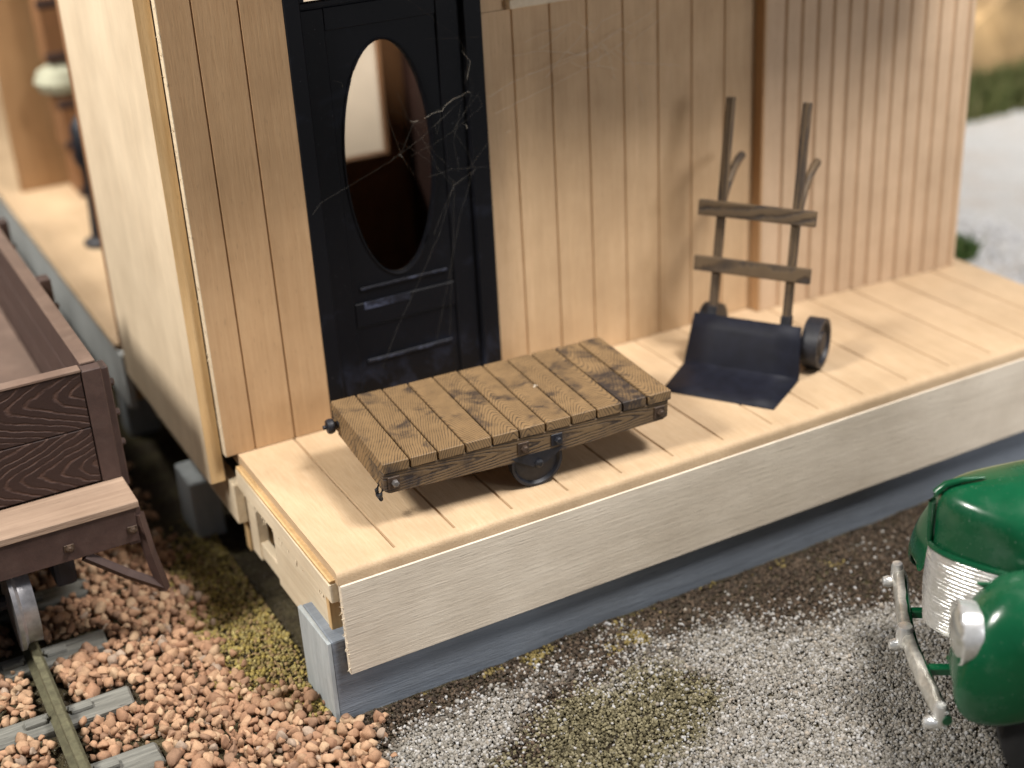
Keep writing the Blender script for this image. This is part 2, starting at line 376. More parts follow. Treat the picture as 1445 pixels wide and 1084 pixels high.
b = MB(); b.box(5.15, 5.188, BY + .02, 3.6, .003, HT, .003); b.build('side_wall', M['endwall'], dep)
# end wall: outer sheet, with ragged front edge
b = MB(); b.box(-.162, -.074, W + .044, 3.30, -.172, HT, .005, jit=.004); b.build('end_wall', M['endwall'], dep)
b = MB(); b.box(-.160, -.078, W + .038, W + .0435, -.170, HT, 0); b.build('end_wall_edge', M['edge'], dep)
b = MB()
for k in range(70):
    z = random.uniform(.1, 2.5); p = Vector((-.070, W - .022 + random.uniform(0, .05), z))
    b.tube([p, p + Vector((random.uniform(-.012, .002), random.uniform(-.008, .004), random.uniform(-.03, .03)))], [.003, .001], 4)
tag(b.build('splinters', M['paley'], dep), kind='stuff')
b = MB(); b.box(-.0705, -.0665, W - .0215, W + .036, .004, HT, 0); b.build('panel_edge', M['paley'], dep)
b = MB(); b.box(-.06, .0, 1.43, 3.2, -.43, -.176, .004); b.build('ground_sill', M['paley'], dep)
b = MB(); b.box(-.135, .05, 2.16, 2.5, -1.0, -.5, .012, jit=.006); b.build('foundation_post', M['greypost'], dep)
b = MB(); b.box(.3, .7, 2.2, 2.5, -1.0, -.5, .012, jit=.006); b.build('foundation_post', M['greypost'], dep)
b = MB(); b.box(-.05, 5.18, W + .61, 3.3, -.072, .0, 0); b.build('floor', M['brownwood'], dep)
# back wall with a bright window opening
b = MB(); y0, y1 = 3.31, 3.4
wx0, wx1, wz0, wz1 = 1.2, 1.875, .95, 2.2
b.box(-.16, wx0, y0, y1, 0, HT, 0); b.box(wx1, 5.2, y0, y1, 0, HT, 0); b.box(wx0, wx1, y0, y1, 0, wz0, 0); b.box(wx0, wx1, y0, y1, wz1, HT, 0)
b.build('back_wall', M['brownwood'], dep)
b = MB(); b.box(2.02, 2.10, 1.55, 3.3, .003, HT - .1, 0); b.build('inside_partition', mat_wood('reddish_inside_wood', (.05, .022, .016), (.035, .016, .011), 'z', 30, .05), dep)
b = MB(); b.prism([(.46, 2.885), (.46, 2.94), (2.4, 3.4), (3.7, 2.98), (3.7, 2.925), (2.4, 3.33)], -.19, 4.78, 'x'); b.build('roof', M['endwall'], dep)
# window whose sill shows at the top of the picture
b = MB(); b.box(1.86, 2.66, W - .05, W + .05, 2.212, 2.262, .004); b.build('window_sill', M['paley'], dep)
win = MB()
for a in ((1.9, 1.95, 2.265, HT), (2.57, 2.62, 2.265, HT)): win.box(a[0], a[1], W - .015, W + .05, a[2], a[3], .003)
win.box(1.9515, 2.5685, W - .015, W + .05, 2.265, 2.31, .003); wo = win.build('window', M['door'], dep)
b = MB(); b.box(1.951, 2.569, W + .012, W + .018, 2.311, HT, 0); b.build('pane', M['glass'], wo)
# door
door = None
b = MB(); FY0, FY1 = W - .030, W + .055
b.box(DX0 + .002, .664, FY0, FY1, .004, HT, .005); b.box(1.586, DX1 - .002, FY0, FY1, .004, HT, .005)
b.build('door_frame', M['door'], dep)
b = MB(); OX, OZ, AX, AZ = 1.106, 1.49, .262, .66; N_ = 64
outer = []; inner = []; x0, x1, z0, z1 = .6655, 1.5845, .006, 2.37
for k in range(N_):
    t = 2 * math.pi * k / N_; c_, s_ = math.cos(t), math.sin(t)
    inner.append((OX + AX * c_, OZ + AZ * s_))
    dx = (x1 - OX) / c_ if c_ > 1e-6 else ((x0 - OX) / c_ if c_ < -1e-6 else 1e9); dz = (z1 - OZ) / s_ if s_ > 1e-6 else ((z0 - OZ) / s_ if s_ < -1e-6 else 1e9)
    q = min(dx, dz); outer.append((OX + q * c_, OZ + q * s_))
for corner in ((x0, z0), (x1, z0), (x0, z1), (x1, z1)):
    j = min(range(N_), key=lambda k: (outer[k][0] - corner[0]) ** 2 + (outer[k][1] - corner[1]) ** 2); outer[j] = corner
YF, YB = W + .028, W + .062
rings = [[b.bm.verts.new((p[0], y, p[1])) for p in L] for L, y in ((outer, YF), (inner, YF), (inner, YB), (outer, YB))]
for A, B in zip(rings, rings[1:] + rings[:1]):
    for k in range(N_): b.bm.faces.new((A[k], A[(k + 1) % N_], B[(k + 1) % N_], B[k]))
# stiles, rails and the lower raised panel
for a in ((.6655, .80, .006, 2.36), (1.44, 1.5845, .006, 2.36)): b.box(a[0], a[1], W + .012, YF - .0005, a[2], a[3], .004)
b.box(.8005, 1.4395, W + .016, YF - .0005, .55, .70, .008); b.box(.8005, 1.4395, W + .016, YF - .0005, 2.24, 2.36, .004)
b.box(.845, 1.40, W + .014, YF - .0005, .322, .345, .005); b.box(.845, 1.40, W + .014, YF - .0005, .772, .79, .005)
door = b.build('door', M['door'], dep)
b = MB(); b.box(.86, 1.15, W + .0125, W + .0155, .655, .70, .001); b.build('dust_ridge', M['doordust'], door)
b = MB(); b.box(.855, 1.39, W + .012, W + .016, .327, .341, .001); b.build('dusty_moulding', M['doordust'], door)
b = MB(); b.box(.85, 1.395, W + .012, W + .016, .776, .788, .001); b.build('dusty_moulding', M['doordust'], door)
b = MB()
ringp = []
for k in range(49):
    t = 2 * math.pi * k / 48; ringp.append((OX + (AX + .008) * math.cos(t), YF - .004, OZ + (AZ + .008) * math.sin(t)))
b.tube(ringp, .007, 6); b.build('oval_moulding', M['door'], door, smooth=True)
b = MB(); vs = [b.bm.verts.new((p[0], W + .05, p[1])) for p in inner]; b.bm.faces.new(vs); b.build('oval_pane', M['glass'], door)
b = MB(); b.box(.6655, 1.5845, W + .0, W + .05, 2.371, 2.398, .003); b.box(.6655, .70, W + .004, W + .05, 2.399, HT, .003); b.box(1.55, 1.5845, W + .004, W + .05, 2.399, HT, .003)
tr = b.build('transom', M['door'], dep)
b = MB(); b.box(.701, 1.549, W + .028, W + .032, 2.399, HT, 0); b.build('pane', M['glass'], tr)

# ------------------------------------------------------------------ baggage cart
L, WD, H = 1.654, .818, .375
cart = thing('baggage_cart', 'low flat baggage cart of brown grained planks parked before the black door', 'cart', (1.229, .579, 0), -.0709)
b = MB(); n = 11; pw = L / n
for k in range(n):
    x0 = -L / 2 + k * pw; g = .005
    e0 = random.uniform(-.003, .003); e1 = random.uniform(-.003, .003)
    b.box(x0 + g, x0 + pw - g, -WD / 2 + e0, WD / 2 + e1, H - .056, H + random.uniform(-.0015, .001), .004, jit=.0008)
def uvdeck(co):
    q = (co.x + L / 2) / pw; k = min(n - 1, max(0, math.floor(q))); return (k + min(.97, max(.03, q - k)), co.y + co.z)
b.build('deck', M['cart'], cart, uv=uvdeck)
def beam(yc, s):
    b = MB(); zt = H - .0575
    pts = [(-L / 2 + .006, zt), (-L / 2 + .006, zt - .10), (-L / 2 + .03, zt - .118), (-.28, zt - .130), (-.12, zt - .135), (.2, zt - .132), (.32, zt - .128), (L / 2 - .05, zt - .112), (L / 2 - .022, zt - .098), (L / 2 - .018, zt)]
    b.prism(pts, yc - .028, yc + .028, 'y'); bmesh.ops.bevel(b.bm, geom=b.bm.edges[:], offset=.004, segments=1, affect='EDGES')
    return b.build('side_beam', M['cartside'], cart, uv=lambda c: (40 * s + 60.5 + min(.45, max(-.45, (c.z - zt + .065) / .14)), c.x * .8 + c.y))
SY = WD / 2 - .035
for s in (-1, 1): beam(s * SY, s)
for s, h in ((-1, .12), (1, .115)):
    b = MB(); b.box(s * (L / 2 - .035) - .026, s * (L / 2 - .035) + .026, -SY + .029, SY - .029, H - .0575 - h, H - .0575, .004)
    b.build('end_beam', M['cart'] if s < 0 else M['cartside'], cart, uv=lambda c: (80.5 + (c.z - .26) * 3, c.y * .9))
for s in (-1, 1):
    yo = s * (SY + .028)
    for x, mt in ((-L / 2 + .058, 'bolt'), (L / 2 - .075, 'rust'), (-.055, 'rust'), (.137, 'iron')):
        b = MB(); z = H - .117
        b.box(x - .032, x + .032, min(yo, yo + s * .008), max(yo, yo + s * .008), z - .034, z + .034, .002)
        pl = b.build('bolt_plate', M['rust'] if mt != 'iron' else M['iron'], cart)
        b = MB(); b.lathe([(.019, 0), (.019, s * .017), (.013, s * .021)], 'y', (x + .004, yo + s * .008, z), 6); b.build('bolt', M[mt], pl)
    b = MB(); z0_ = H - .192
    b.prism([(-.125, z0_ + .028), (.175, z0_ + .028), (.15, z0_ + .005), (.055, .128), (.03, .118), (.005, .128), (-.10, z0_ + .005)], yo - .016 if s > 0 else yo - .002, yo + .002 if s > 0 else yo + .016, 'y')
    br = b.build('axle_bracket', M['iron'], cart)
    b = MB(); b.lathe([(.024, 0), (.024, s * .012), (.012, s * .02)], 'y', (.03, yo, .147), 8); b.build('hub_nut', M['iron'], br)
    b = MB(); yw = s * (SY - .012)
    f_ = s
    b.lathe([(.02, yw + f_ * .016), (.05, yw + f_ * .012), (.12, yw + f_ * .004), (.132, yw + f_ * .020), (.146, yw + f_ * .020), (.146, yw - f_ * .03), (.02, yw - f_ * .03)], 'y', (.03, 0, .1465), 40)
    b.build('wheel', M['iron'], cart, smooth=True)
b = MB(); b.tube([(.03, -SY + .01, .1465), (.03, SY - .01, .1465)], .018, 10); b.build('axle', M['iron'], cart)
b = MB(); b.lathe([(.012, -.10), (.012, -.085), (.038, -.078), (.043, -.06), (.038, -.042), (.02, -.03), (.02, .02)], 'x', (-L / 2 + .022, .315, H - .10), 16)
b.build('rod_end', M['iron'], cart, smooth=True)
b = MB(); xx = -L / 2 + .012
b.tube([(xx, -SY + .01, H - .16), (xx - .018, -SY + .01, H - .19), (xx - .016, -SY + .012, H - .218), (xx - .016, -SY + .065, H - .218), (xx - .018, -SY + .068, H - .19), (xx, -SY + .068, H - .16)], .011, 8)
b.build('stake_pocket', M['iron'], cart)
b = MB()
for k in range(5):
    p = Vector((.205 + random.uniform(-.01, .01), -.02 + random.uniform(-.008, .008), H + .004)); b.tube([p, p + Vector((random.uniform(-.012, .012), random.uniform(-.012, .012), .008))], .004, 5)
tag(b.build('lint_fleck', M['webdust']), 'tiny white lint fleck lying on the brown cart planks', 'lint').location = (1.229, .579, 0)

# ------------------------------------------------------------------ hand truck
ht = thing('hand_truck', 'two wheeled wooden hand truck with black nose plate standing by the bay wall', 'hand truck', (2.967, .728, 0), -.981)
LEAN = Matrix.Rotation(-.212, 4, 'X')
b = MB()
prof = [(-.455, .010), (-.33, .008), (-.16, .008), (-.062, .010), (-.044, .020), (-.038, .045), (-.012, .13), (.02, .22)]
def at(y, z): return Vector((0, y, z))
path = [Vector((0, y, z)) for y, z in prof] + [LEAN @ Vector((0, -.008, .312))]
wd = [.343, .348, .356, .359, .36, .36, .35, .342, .335]
top = [[Vector((x * w_, p.y, p.z)) for x in (-1, -.5, 0, .5, 1)] for p, w_ in zip(path, wd)]
b.grid(top); b.build('nose_plate', M['navy'], ht, smooth=True, solid=.02)
for s in (-1, 1):
    b = MB(); b.box(-.024 + s * .231, .024 + s * .231, .012, .062, .10, 1.613, .006, LEAN, jit=.001)
    st = b.build('stile', M['handwood'], ht, uv=lambda c, s=s: (90.5 + s * 4 + (c.x - s * .231) * 6 + (c.y % .3) * .3, c.z * .4))
    b = MB(); b.box(-.030 + s * .231, .030 + s * .231, .006, .068, .10, .36, .004, LEAN); b.build('iron_shoe', M['iron'], st)
    b = MB(); pts = [LEAN @ Vector((s * .236, y, z)) for y, z in ((.055, .93), (.085, 1.02), (.14, 1.105), (.21, 1.18), (.28, 1.225), (.345, 1.25))]
    b.tube(pts, [.018, .022, .024, .025, .026, .026], 10); b.build('handle', M['handwood'], ht, smooth=True, uv=lambda c: (120.5 + c.x, c.z))
    b = MB(); xw = .385 if s > 0 else -.275
    b.lathe([(.03, xw + s * .05), (.07, xw + s * .045), (.075, xw + s * .03), (.118, xw + s * .03), (.128, xw + s * .052), (.155, xw + s * .052), (.155, xw - s * .05), (.03, xw - s * .05)], 'x', (0, .20, .156), 36)
    b.build('wheel', M['iron'], ht, smooth=True)
b = MB(); b.tube([(-.27, .20, .156), (.38, .20, .156)], .022, 10); b.build('axle', M['iron'], ht)
for zz, k in ((.955, 0), (.618, 1)):
    b = MB(); b.box(-.361, .361, -.022, .0115, zz - .046, zz + .046, .008, LEAN, seg=2, jit=.001)
    b.build('crossbar', M['handwood'], ht, uv=lambda c, k=k: (130.5 + k * 3 + (c.z % .1) * 3, c.x * .5))

# ------------------------------------------------------------------ toy truck
tk = thing('toy_pickup', 'glossy green plastic toy pickup with chrome grille parked below the platform', 'pickup truck', (2.41, -1.455, GZ), -R_(33))
def xf(y): return .33 * (abs(y) / .30) ** 1.78
# grille
b = MB(); rows = []
for j in range(121):
    z = .56 + .415 * j / 120; t = j / 120
    rib = .006 * math.sin(j / 120 * 20 * 2 * math.pi)
    hw = .30 + .03 * t
    rows.append([Vector((xf(y) + .01 - rib - .012 * math.sin(t * math.pi) + random.gauss(0, .0005), y, z)) for y in np.linspace(-hw, hw, 41)])
b.grid(rows); b.build('grille', M['chrome'], tk, smooth=False, solid=.02)
b = MB(); b.box(.46, 1.1, -.30, .30, .42, .95, .01); b.build('engine_bay', M['tyre'], tk)
# hood
def section(s_, hw, zt, zl, m=25):
    pts = []
    for t in np.linspace(-1, 1, m):
        a = abs(t)
        if a > .62: q = (a - .62) / .38; y = hw * (.90 + .10 * q); z = zt - .10 - (zt - .10 - zl) * q
        elif a > .46: q = (a - .46) / .16; y = hw * (.80 + .10 * q); z = zt - .045 - .055 * q ** 1.5
        else: q = a / .46; y = hw * .80 * q; z = zt - .045 * q ** 2
        pts.append((math.copysign(y, t) if t else 0., z))
    return pts
b = MB(); rows = []
for s_, hw, zt, zl, xo in ((0, .335, 1.06, .985, .0), (0, .335, 1.16, .985, -.002), (0, .333, 1.215, .985, .004), (.0, .328, 1.262, .985, .024), (.0, .328, 1.285, .985, .06), (.0, .332, 1.30, .985, .12), (.15, .35, 1.325, .985, 0), (.4, .385, 1.36, .985, 0), (.7, .43, 1.40, .985, 0), (1., .47, 1.43, .985, 0)):
    rows.append([Vector((xf(min(abs(y), .34)) * (1 - s_) + xo + s_ * 1.15 + (.12 if s_ > 0 else 0) * (1 - s_), y, z)) for y, z in section(s_, hw, zt, zl)])
front = [Vector((xf(y) , y, .985)) for y, z in section(0, .335, 1.06, .985)]
b.grid([front] + rows); hood = b.build('hood', M['green'], tk, smooth=True, sub=1)
b = MB(); b.tube([(-.012, 0, .975), (-.014, 0, 1.10), (-.014, 0, 1.205), (.0, 0, 1.25), (.04, 0, 1.292), (.11, 0, 1.315), (.21, 0, 1.325)], [.014, .016, .018, .02, .019, .016, .006], 10); b.build('hood_ridge', M['green'], hood, smooth=True)
b = MB(); b.tube([(xf(y) - .012, y, .984) for y in np.linspace(-.335, .335, 25)] , .016, 8)
b.build('hood_lip', M['green'], hood, smooth=True)
b = MB(); b.prism([(.13, .985), (1.15, .985), (1.15, .93), (.55, .93), (.3, .95), (.17, .955)], -.352, -.335, 'y'); b.prism([(.13, .985), (1.15, .985), (1.15, .93), (.55, .93), (.3, .95), (.17, .955)], .335, .352, 'y'); b.build('hood_skirt', M['green'], tk)
# fenders
def fender(s):
    b = MB(); rows = []
    for x, zt, zb, w0, w1 in ((.015, .60, .56, .34, .56), (.02, .68, .52, .33, .60), (.035, .78, .475, .32, .625), (.08, .90, .43, .31, .645), (.15, .99, .412, .30, .655), (.24, 1.05, .415, .30, .66), (.36, 1.075, .45, .30, .66), (.5, 1.06, .52, .30, .66), (.66, 1.0, .60, .30, .66), (.82, .88, .60, .30, .66), (.98, .70, .52, .30, .655), (1.12, .52, .42, .30, .65), (1.24, .45, .40, .30, .64)):
        r = [(w0, zt - .06 * (zt - zb)), (w0 + .05, zt - .01), ((w0 + w1) / 2 - .02, zt), (w0 * .3 + w1 * .7, zt - .04 * (zt - zb) / .6 - .005), (w1 - .04, zt - .24 * (zt - zb)), (w1 - .008, zt - .45 * (zt - zb)), (w1, zt - .68 * (zt - zb)), (w1 - .004, zt - .87 * (zt - zb)), (w1 - .02, zb)]
        rows.append([Vector((x + .12 * max(0, (.47 - y) / .2) ** 1 * (1 if x < .2 else 0) * .3, s * y, z)) for y, z in r])
    cap = [Vector((.03, s * (.35 + .19 * k / 8), .60 - .03 * k / 8)) for k in range(9)]
    b.grid([cap] + rows); return b.build('fender', M['green'], tk, smooth=True, solid=.018, sub=2)
for s in (-1, 1): fender(s)
for s in (-1, 1):
    hl = MB(); c = (.095, -.455, .795) if s < 0 else (.19, .36, .76)
    hl.lathe([(.05, .16), (.10, .13), (.135, .06), (.148, -.01), (.150, -.055), (.141, -.062), (.128, -.055), (.124, -.03)], 'x', c, 40)
    for v_ in hl.bm.verts: v_.co += Vector([random.gauss(0, .0022) for _ in range(3)])
    ho = hl.build('headlight', M['chrome'], tk, smooth=True)
    hl = MB(); hl.lathe([(.125, -.028), (.122, -.05), (.10, -.068), (.06, -.08), (.02, -.084)], 'x', c, 32); hl.build('lens', M['lens'], ho, smooth=True)
# bumper
b = MB(); P = [(-.072 + .058 * (abs(y) / .6) ** 1.6 + .012, y, .42) for y in np.linspace(-.6, .6, 21)]
b.tube(P, [.034 if i not in (0, 20) else .024 for i in range(21)], 10); bp_ = b.build('bumper', M['green'], tk, smooth=True)
b = MB(); rows = []
for dz, dx in ((-.046, .004), (-.041, -.024), (-.018, -.036), (.018, -.036), (.041, -.022), (.046, .014)): rows.append([Vector((p[0] + dx - .006 + random.gauss(0, .0018), p[1], p[2] + dz + random.gauss(0, .0018))) for p in P])
b.grid(rows); b.build('chrome_face', M['chromeworn'], bp_, smooth=True, solid=.006)
for y in (-.57, .03, .58):
    b = MB(); r = .042 if abs(y) < .2 else .032; x = -.085 + .058 * (abs(y) / .6) ** 1.6
    b.lathe([(.01, .058), (r * .8, .055), (r, .035), (r, -.05), (r * .7, -.06), (.01, -.062)], 'z', (x, y, .435), 14)
    b.lathe([(.008, -.05), (.024, -.045), (.032, -.02), (.024, .01), (.01, .012)], 'x', (x - .025, y - .01, .385 if y > -.3 else .40), 14)
    b.build('overrider', M['chrome'], bp_, smooth=True)
for y in (-.22, .24):
    b = MB(); b.box(-.02, .75, y - .022, y + .022, .395, .44, .006); b.build('bumper_bracket', M['green'], tk)
# rest of the body
b = MB(); b.prism([(1.15, .5), (1.15, 1.42), (1.24, 1.45), (1.42, 1.95), (2.05, 1.98), (2.12, 1.9), (2.12, .5)], -.6, .6, 'y'); bmesh.ops.bevel(b.bm, geom=b.bm.edges[:], offset=.05, segments=3, affect='EDGES')
cab = b.build('cab', M['green'], tk, smooth=True)
b = MB(); b.prism([(1.40, 1.5), (1.5, 1.85), (1.98, 1.85), (1.98, 1.5)], -.606, .606, 'y'); b.build('side_window', M['tyre'], cab)
b = MB(); b.prism([(1.237, 1.5), (1.368, 1.87), (1.40, 1.87), (1.27, 1.5)], -.5, .5, 'y'); b.build('windshield', M['tyre'], cab)
b = MB(); b.box(2.16, 3.4, -.6, .6, .6, .68, .01); b.box(2.16, 3.4, -.6, -.55, .69, 1.1, .01); b.box(2.16, 3.4, .55, .6, .69, 1.1, .01); b.box(3.36, 3.4, -.54, .54, .69, 1.1, .01); b.box(2.16, 2.2, -.54, .54, .69, 1.1, .01); b.build('cargo_bed', M['green'], tk)
for s in (-1, 1):
    b = MB(); b.box(1.25, 2.2, s * .62 - .05, s * .62 + .05, .38, .42, .01); b.build('running_board', M['green'], tk)
    for x in (.56, 2.75):
        b = MB(); y = s * .52; b.lathe([(.05, y + .075), (.17, y + .07), (.18, y + .085), (.27, y + .08), (.31, y + .05), (.31, y - .05), (.27, y - .08), (.18, y - .085), (.17, y - .07), (.05, y - .075)], 'y', (x, 0, .31), 32); b.build('wheel', M['tyre'], tk, smooth=True)
b = MB(); b.box(.5, 3.2, -.2, .2, .33, .42, .01); b.build('chassis', M['tyre'], tk)

# ------------------------------------------------------------------ gondola
gd = thing('gondola_car', 'dark brown open gondola railway car with grained plank end standing beside the depot', 'railway car')
GX0, GX1, GY0, GY1, GZ0, GZ1 = -2.76, -.66, 1.385, 9.5, .10, .745
gm = {'gon': M['gon'], 'side': M['gonside']}
def uvend(c): 
    k = math.floor((c.z - GZ0) / .324); return (200.5 + k + ((c.z - GZ0) / .324 - k - .5) * .9, c.x)
b = MB()
for k in range(2): b.box(GX0 + .09, GX1 - .105, GY0 + .012, GY0 + .07, GZ0 + .324 * k, GZ0 + .322 * (k + 1) - .003, .004)
b.build('end_panel', M['gonside'], gd, uv=uvend)
b = MB(); b.box(GX1 - .10, GX1 - .0, GY0, GY0 + .085, GZ0 - .005, GZ1, .005); b.build('corner_post', M['gon'], gd)
b = MB(); b.box(GX0, GX0 + .085, GY0, GY0 + .085, GZ0 - .005, GZ1, .005); b.build('corner_post', M['gon'], gd)
for xa, xb in ((GX1 - .085, GX1 - .012), (GX0 + .012, GX0 + .085)):
    b = MB()
    for k in range(3): b.box(xa, xb, GY0 + .09, GY1, GZ0 + .217 * k, GZ0 + .215 * (k + 1) - .003, .004)
    b.build('side_wall', M['gon'], gd)
b = MB(); b.box(GX1 - .088, GX1 - .008, GY0 + .088, GY1, GZ1 - .0015, GZ1 + .012, .003); b.box(GX0 + .008, GX0 + .088, GY0 + .088, GY1, GZ1 - .0015, GZ1 + .012, .003)
b.box(GX0 + .09, GX1 - .102, GY0 + .004, GY0 + .078, GZ1 - .004, GZ1 + .012, .003); b.build('top_rail', M['gonstep'] if False else M['gonfloor'], gd)
b = MB(); b.box(GX0 + .09, GX1 - .09, GY0 + .075, GY1 - .02, GZ0 - .02, GZ0 + .02, .003); b.build('floor', M['gonfloor'], gd)
b = MB(); b.box(GX0, GX1 + .005, GY1, GY1 + .06, GZ0, GZ1, .004); b.build('end_panel', M['gon'], gd)
for k in range(7):
    y = GY0 + .16 + k * 1.28
    b = MB(); b.box(GX1 - .0105, GX1 + .055, y - .055, y + .055, GZ0 - .12, GZ1 + (.03 if k else -.05), .006)
    stk = b.build('stake', M['gon'], gd)
    for zz in (.22, .40, .58): b = MB(); b.lathe([(.022, .055), (.022, .075), (.012, .082)], 'x', (GX1, y, zz), 8); b.build('rivet', M['gon'], stk)
b = MB(); b.box(GX0, GX1 + .012, GY0 + .087, GY1, -.14, GZ0 - .025, .004); b.build('side_sill', M['gon'], gd)
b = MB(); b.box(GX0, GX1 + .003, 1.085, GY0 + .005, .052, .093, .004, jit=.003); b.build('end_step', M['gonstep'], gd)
b = MB(); b.box(GX0, GX1 - .02, 1.10, 1.36, -.15, .0515, .005); b.build('end_sill', M['gon'], gd)
for x in (-1.04, -.71, -1.5, -1.9):
    b = MB(); b.box(x - .026, x + .026, 1.092, 1.0995, -.09, -.05, .002); b.lathe([(.018, 1.0925), (.018, 1.074), (.010, 1.07)], 'y', (x, 0, -.068), 6); b.build('bolt', M['rust'], gd)
b = MB(); b.box(GX1 - .075, GX1 + .012, 1.11, 1.135, -.17, .045, .004); b.build('corner_plate', M['gon'], gd)
for x0s in (1,):
    b = MB(); b.tube([(-.665, 1.12, .0), (-.640, 1.115, -.25), (-.60, 1.11, -.49)], .033, 4); b.tube([(-.60, 1.11, -.47), (-.78, 1.12, -.33), (-.97, 1.13, -.16)], .03, 4); b.build('stirrup_step', M['gon'], gd)
RZ = -.66; RX1, RX0 = -1.312, -2.10
WR = .25
for y in (1.335, 2.9):
    ax = MB(); ax.tube([(RX0, y, RZ + WR), (RX1, y, RZ + WR)], .04, 10); ao = ax.build('axle', M['under'], gd)
    for x, s in ((RX1, -1), (RX0, 1)):
        b = MB(); b.lathe([(.06, x - s * .07), (.20, x - s * .055), (WR, x - s * .055), (WR - .004, x - s * .012), (WR, x + s * .018), (WR + .027, x + s * .036), (WR + .027, x + s * .058), (.20, x + s * .06), (.06, x + s * .07)], 'x', (0, y, RZ + WR), 48); b.build('wheel', M['steel'], gd, smooth=True)
for x in (-1.05, -2.36):
    b = MB(); b.box(x - .06, x + .06, 1.38, 3.1, -.46, -.25, .03, seg=2); b.build('truck_frame', M['under'], gd)
b = MB(); b.box(-2.3, -1.1, 2.1, 2.4, -.4, -.16, .02); b.box(-1.9, -1.5, 1.4, 9, -.3, -.15, .01); b.build('centre_sill', M['under'], gd)

# ------------------------------------------------------------------ track
def rail(x, label):
    b = MB(); z = RZ; p = [(-.046, -.125), (-.046, -.112), (-.012, -.098), (-.009, -.045), (-.020, -.03), (-.020, -.004), (-.015, 0), (.015, 0), (.020, -.004), (.020, -.03), (.009, -.045), (.012, -.098), (.046, -.112), (.046, -.125)]
    b.prism([(x + a, z + c) for a, c in p], -2.2, 11, 'y'); return tag(b.build('rail', M['rail']), label, 'rail', 'rails of the track')
rail(RX1, 'olive brown rail under the visible shiny wheel of the gondola')
rail(RX0, 'rail on the far side of the track, hidden behind the gondola')
def tie(y, xr, label, tilt=0., kink=0.):
    r = thing('railway_tie', label, 'railway tie', (0, y, RZ - .122), tilt, 'ties of the track')
    b = MB(); b.box(-2.62, xr, -.085, .085, -.14, 0, .012, jit=.010); b.build('timber', M['tie'], r)
    for x in (RX1, RX0):
        for s in (-1, 1):
            b = MB(); b.box(x + s * .115 - .055, x + s * .115 + .055, -.03 + s * .0, .03, -.002, .028, .01, seg=2); b.tube([(x + s * .075, .0, .02), (x + s * .05, .0, .03)], .014, 6); b.build('rail_spike', M['tie'], r)
    return r
tie(.715, -.945, 'weathered grey tie across the rail in the open ballast before the gondola')
tie(.19, -.935, 'grey tie with split end at the bottom edge nearest the camera')
tie(1.28, -.93, 'dark shaded tie just under the front of the gondola')
for k in range(2, 14): tie(1.33 + .55 * (k - 1), -.88 + random.uniform(-.03, .03), 'tie under the gondola hidden in its shadow')
tie(-.35, -.9, 'tie under the open track in front of the picture edge')

# ------------------------------------------------------------------ ground
def add_sheet(name, x0, x1, y0, y1, nx, ny, fz, mat):
    xs = np.linspace(x0, x1, nx); ys = np.linspace(y0, y1, ny); X, Y = np.meshgrid(xs, ys); Z = fz(X, Y)
    me = bpy.data.meshes.new(name); co = np.stack([X, Y, Z], -1).reshape(-1, 3)
    i = np.arange(nx * ny).reshape(ny, nx); F = np.stack([i[:-1, :-1], i[:-1, 1:], i[1:, 1:], i[1:, :-1]], -1).reshape(-1, 4)
    me.vertices.add(len(co)); me.vertices.foreach_set('co', co.ravel()); me.loops.add(F.size); me.loops.foreach_set('vertex_index', F.ravel())
    me.polygons.add(len(F)); me.polygons.foreach_set('loop_start', np.arange(len(F)) * 4); me.update(calc_edges=True)
    me.polygons.foreach_set('use_smooth', np.ones(len(F), bool)); me.materials.append(mat)
    o = bpy.data.objects.new(name, me); COL.objects.link(o); return o
def bed(x, y):   # ballast shoulder height above ground
    t = np.clip((-.42 - x) / .5, 0, 1); return .075 * t * t * (3 - 2 * t)
def gz(x, y):
    x = np.asarray(x, float); y = np.asarray(y, float)
    return GZ + bed(x, y) - .02 + (fbm(x, y, 1.3, 3) - .5) * .045 + (fbm(x, y, 9., 4) - .5) * .018
tag(add_sheet('ground', -6, 6.2, -4.5, 8, 300, 300, gz, M['ground']), kind='structure')
tag(add_sheet('far_ground', -30, 40, -14, 40, 40, 40, lambda x, y: GZ - .13 + x * 0, M['ground']), kind='structure')
tag(add_sheet('gravel_path', 5.4, 12.2, -3, 6.6, 120, 120, lambda x, y: GZ + .0 + (fbm(x, y, 1.2, 9) - .5) * .05 + (fbm(x, y, 12, 4) - .5) * .02, M['path']), kind='structure')

